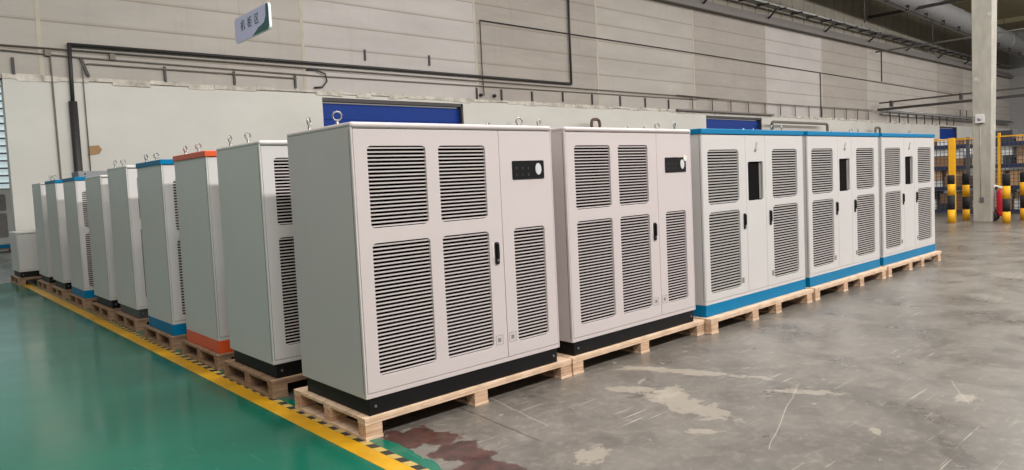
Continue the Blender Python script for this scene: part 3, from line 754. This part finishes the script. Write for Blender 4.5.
# ------------------------------------------------------------------ racks and goods
def rack(x, y0, L, levels, label):
    t = empty('storage_rack', (x, y0, 0), label, 'rack', 'storage racks behind the fence')
    Dx = 1.1
    n = 3
    for k in range(n+1):
        for dx in (0, Dx): MB().box(dx-.045, dx+.045, k*L/n-.045, k*L/n+.045, 0, 2.3).build('upright', 'rackgrey', t)
    for z in levels:
        for dx in (0, Dx): MB().box(dx-.03, dx+.03, 0, L, z-.10, z).build('beam', 'rackblue', t)
        MB().box(.03, Dx-.03, 0, L, z-.03, z).build('shelf_panel', 'rackgrey', t)
    return t
LV = (.12, .82, 1.45, 2.10)
rack(22.3, -2.8, 5.2, LV, 'blue storage rack behind the fence, right part')
rack(22.3, 2.7, 5.2, LV, 'blue storage rack behind the fence, left part beside the column')
rr = random.Random(11)
kinds = [('card', 'cardboard_box', 'brown cardboard box'), ('card2', 'cardboard_box', 'dark brown cardboard box'), ('wrap', 'wrapped_box', 'white wrapped box'), ('darkbox', 'crate', 'dark plastic crate')]
lvname = {.12: 'bottom shelf', .82: 'second shelf', 1.45: 'third shelf', 2.10: 'top shelf'}
topz = 0
for y0 in (-2.8, 2.7):
    for z in LV:
        yy = y0+.12
        while yy < y0+4.9:
            wd = rr.uniform(.26, .55)
            if yy+wd > y0+5.1: break
            zb = z+.001
            lim = z+.56 if z < 2 else z+rr.uniform(.16, .40)
            part = 0
            while zb < lim-.14 and part < 2:
                hh = min(rr.uniform(.16, .34), lim-zb); dp = rr.uniform(.6, .95); wi = wd-rr.uniform(0, .08)
                km, nm, lb = kinds[rr.choices((0, 1, 2, 3), (6, 4, 4, 2))[0]]
                xo = 22.3+.06+rr.uniform(0, .06)
                t = MB().box(xo, xo+dp, yy, yy+wi, zb, zb+hh)
                if nm == 'cardboard_box': t.box(xo-.002, xo, yy+wi*.44, yy+wi*.56, zb+hh*.4, zb+hh)
                if y0 < 0: topz = max(topz, zb+hh)
                o = t.build(nm, km, None, .006)
                side_ = 'left rack' if y0 > 0 else 'right rack'
                tag(o, '%s on the %s of the %s behind the fence' % (lb, lvname[z], side_), 'box', '%ss on the %s of the %s' % (lb, lvname[z], side_))
                zb += hh+.001; part += 1
            yy += wd+rr.uniform(.03, .1)
# timber boards lying across the very top
for i, (ya, yb, z, sx) in enumerate(((-2.3, 1.2, topz+.002, 22.32), (-2.6, .6, topz+.06, 22.36), (-2.4, .9, topz+.118, 22.33))):
    thing_mesh(MB().box(sx, sx+.5, ya, yb, z, z+.055), 'timber_board', 'wood', ['lowest long pale board', 'middle long pale board', 'uppermost long pale board'][i]+' lying on top of the right rack goods', 'board', 'boards on the right rack')
# distant grey column with bracket arms
fc = empty('steel_post', (44, 7.9-3.0, 0), 'distant dark steel post with spreading arms above the racks', 'post')
MB().box(-.2, .2, -.22, .22, 0, 5.2).build('shaft', 'darksteel', fc)
MB().prism([(-.22, 4.3), (.22, 4.3), (.75, 5.25), (-.75, 5.25)], 0, -.15, .15).build('arm_plate', 'darksteel', fc)

# ------------------------------------------------------------------ beyond the left opening
YF = 31.0
struct(MB().box(-14, 6, YF, YF+.3, 0, 1.9).box(-14, 6, YF, YF+.3, 8.2, 13.3).build('wall_far_left', 'wallL'))
wn = bpy.data.objects.new('window_1', None); COL.objects.link(wn); wn['kind'] = 'structure'; wn.location = (-14, YF, 1.9)
gl = emis('daylit_glass', (176, 190, 192), .95)
M['glow'] = gl
MB().box(0, 20, .08, .10, 0, 6.3).build('window_pane', 'glow', wn)
f = MB(); 
for k in range(22): f.box(0, 20, -.02, .06, k*.3-.03, k*.3+.03)
for k in range(11): f.box(k*2-.05, k*2+.05, -.03, .07, 0, 6.3)
f.build('window_frame', 'wire', wn)
struct(MB().box(6, 6.3, YW+.35, YF, 0, 13.3).build('wall_side_far', 'wallL'))
D1 = cabinet('distant_cabinet', (-.95, 25.6, ZP), 'white cabinet with blue plinth in the hall beyond the left opening', None, W=2.17, H=2.05, paint='white', style='tri', base='blue', top=None, basez=.13, rings=())
pallet((-1.0, 25.55, 0), 2.27, 1.05, b3(2.27), 'wooden pallet under the white cabinet beyond the left opening', ('woodold', 'woodold'), group=None)

# ------------------------------------------------------------------ hanging sign
sg = empty('hanging_sign', (2.28, 6.94, .10), 'pale lilac hanging sign with three green characters and a dark green corner', 'sign')
ylo, yhi, zlo, zhi = 6.12, 7.46, 3.96, 4.36
def rr2(a, b_, c, d, r): return rrect(a-6.82, b_-6.82, c, d, r)
M['sign'] = mat('sign_lilac', (206, 206, 240), .4)
M['signg'] = mat('sign_green', (22, 92, 88), .4)
M['signw'] = mat('sign_edge', (225, 235, 232), .4)
MB().prism(rr2(ylo, yhi, zlo, zhi, .06), 0, 0, .035).build('sign_board', 'signw', sg, .003)
MB().prism(rr2(ylo+.012, yhi-.008, zlo+.008, zhi-.008, .052), 0, -.003, .001).build('sign_face', 'sign', sg)
w_ = [(ylo+.012, zhi-.06), (ylo+.03, zhi-.012), (ylo+.10, zhi-.010), (ylo+.115, zlo+.22), (ylo+.18, zlo+.14), (ylo+.30, zlo+.11), (ylo+.40, zlo+.10), (ylo+.52, zlo+.05), (ylo+.66, zlo+.008), (ylo+.06, zlo+.008), (ylo+.012, zlo+.05)]
MB().prism([(a-6.82, b_) for a, b_ in w_], 0, -.005, -.002).build('green_wave', 'signg', sg)
def text(body, size, m, parent, loc, rot, name='sign_text', ext=.001):
    cu = bpy.data.curves.new(name, 'FONT'); cu.body = body; cu.size = size; cu.extrude = ext
    cu.align_x = 'CENTER'; cu.align_y = 'CENTER'; cu.space_character = 2.0
    tmp = bpy.data.objects.new('tmp_text', cu); COL.objects.link(tmp)
    dg = bpy.context.evaluated_depsgraph_get(); dg.update()
    me = bpy.data.meshes.new_from_object(tmp.evaluated_get(dg)); bpy.data.objects.remove(tmp)
    me.materials.clear(); me.materials.append(M[m])
    o = bpy.data.objects.new(name, me); COL.objects.link(o); o.parent = parent; o.location = loc; o.rotation_euler = rot
    return o
text('机柜区', .18, 'signg', sg, (-.006, .02, 4.19), (PI/2, 0, -PI/2))
for hy in (-.45, .45): MB().tube([(.017, hy, 4.35), (.017, hy, 13.2)], .0015, 6).build('hanging_wire', 'duct', sg)

# ------------------------------------------------------------------ lights
def area(name, loc, size, sy, power, rot=(0, 0, 0), col=(1, .97, .93)):
    L = bpy.data.lights.new(name, 'AREA'); L.shape = 'RECTANGLE'; L.size = size; L.size_y = sy; L.energy = power; L.color = col
    o = bpy.data.objects.new(name, L); COL.objects.link(o); o.location = loc; o.rotation_euler = rot
    return o
for i, x in enumerate((-8, 2, 12, 22, 32, 42, 52, 62)):
    area('strip_lamp', (x+4, -9.5, 11.5), 9.5, .7, 1480, (math.radians(38), 0, 0), (1, .965, .94))
for i, x in enumerate((-6, 5)):
    area('strip_lamp', (x+4, -.8, 11.5), 9.5, .7, 330, (math.radians(38), 0, 0), (1, .975, .95))
for i, x in enumerate((8, 24, 40, 56)):
    area('roof_lamp', (x, 2, 13.0), 12, 3, 900)
area('roof_lamp', (-6, 8, 13.0), 4, 10, 160, (0, 0, 0), (.96, 1, .98))
area('roof_lamp', (-3, 24, 12.0), 10, 6, 1000, (0, 0, 0), (.9, 1, 1))
W = bpy.data.worlds.new('World'); scene.world = W; W.use_nodes = True
W.node_tree.nodes['Background'].inputs[0].default_value = (.90, .86, .80, 1)
W.node_tree.nodes['Background'].inputs[1].default_value = .285

# ------------------------------------------------------------------ camera
P = dict(cx=-2.2799, cy=-4.0373, cz=1.6427, yaw=.7301, pitch=-.0595, roll=-.047, f=709.12, py=-12.156)
cp_, sp_ = math.cos(P['pitch']), math.sin(P['pitch']); cy_, sy_ = math.cos(P['yaw']), math.sin(P['yaw'])
F = Vector((sy_*cp_, cy_*cp_, sp_)); R_ = Vector((cy_, -sy_, 0)); U_ = R_.cross(F)
c_, s_ = math.cos(P['roll']), math.sin(P['roll'])
R2 = R_*c_+U_*s_; U2 = -R_*s_+U_*c_
cam = bpy.data.cameras.new('camera'); co = bpy.data.objects.new('camera', cam); COL.objects.link(co)
mt = Matrix((R2, U2, -F)).transposed().to_4x4(); mt.translation = Vector((P['cx'], P['cy'], P['cz']))
co.matrix_world = mt
cam.sensor_fit = 'HORIZONTAL'; cam.sensor_width = 36; cam.lens = 36*P['f']/1024
cam.shift_y = P['py']/1024; cam.clip_end = 300; cam.clip_start = .05
scene.camera = co
vs = scene.view_settings
vs.view_transform = 'Standard'; vs.look = 'None'; vs.gamma = 1; vs.use_curve_mapping = False; vs.exposure = 0
scene.cycles.max_bounces = 8
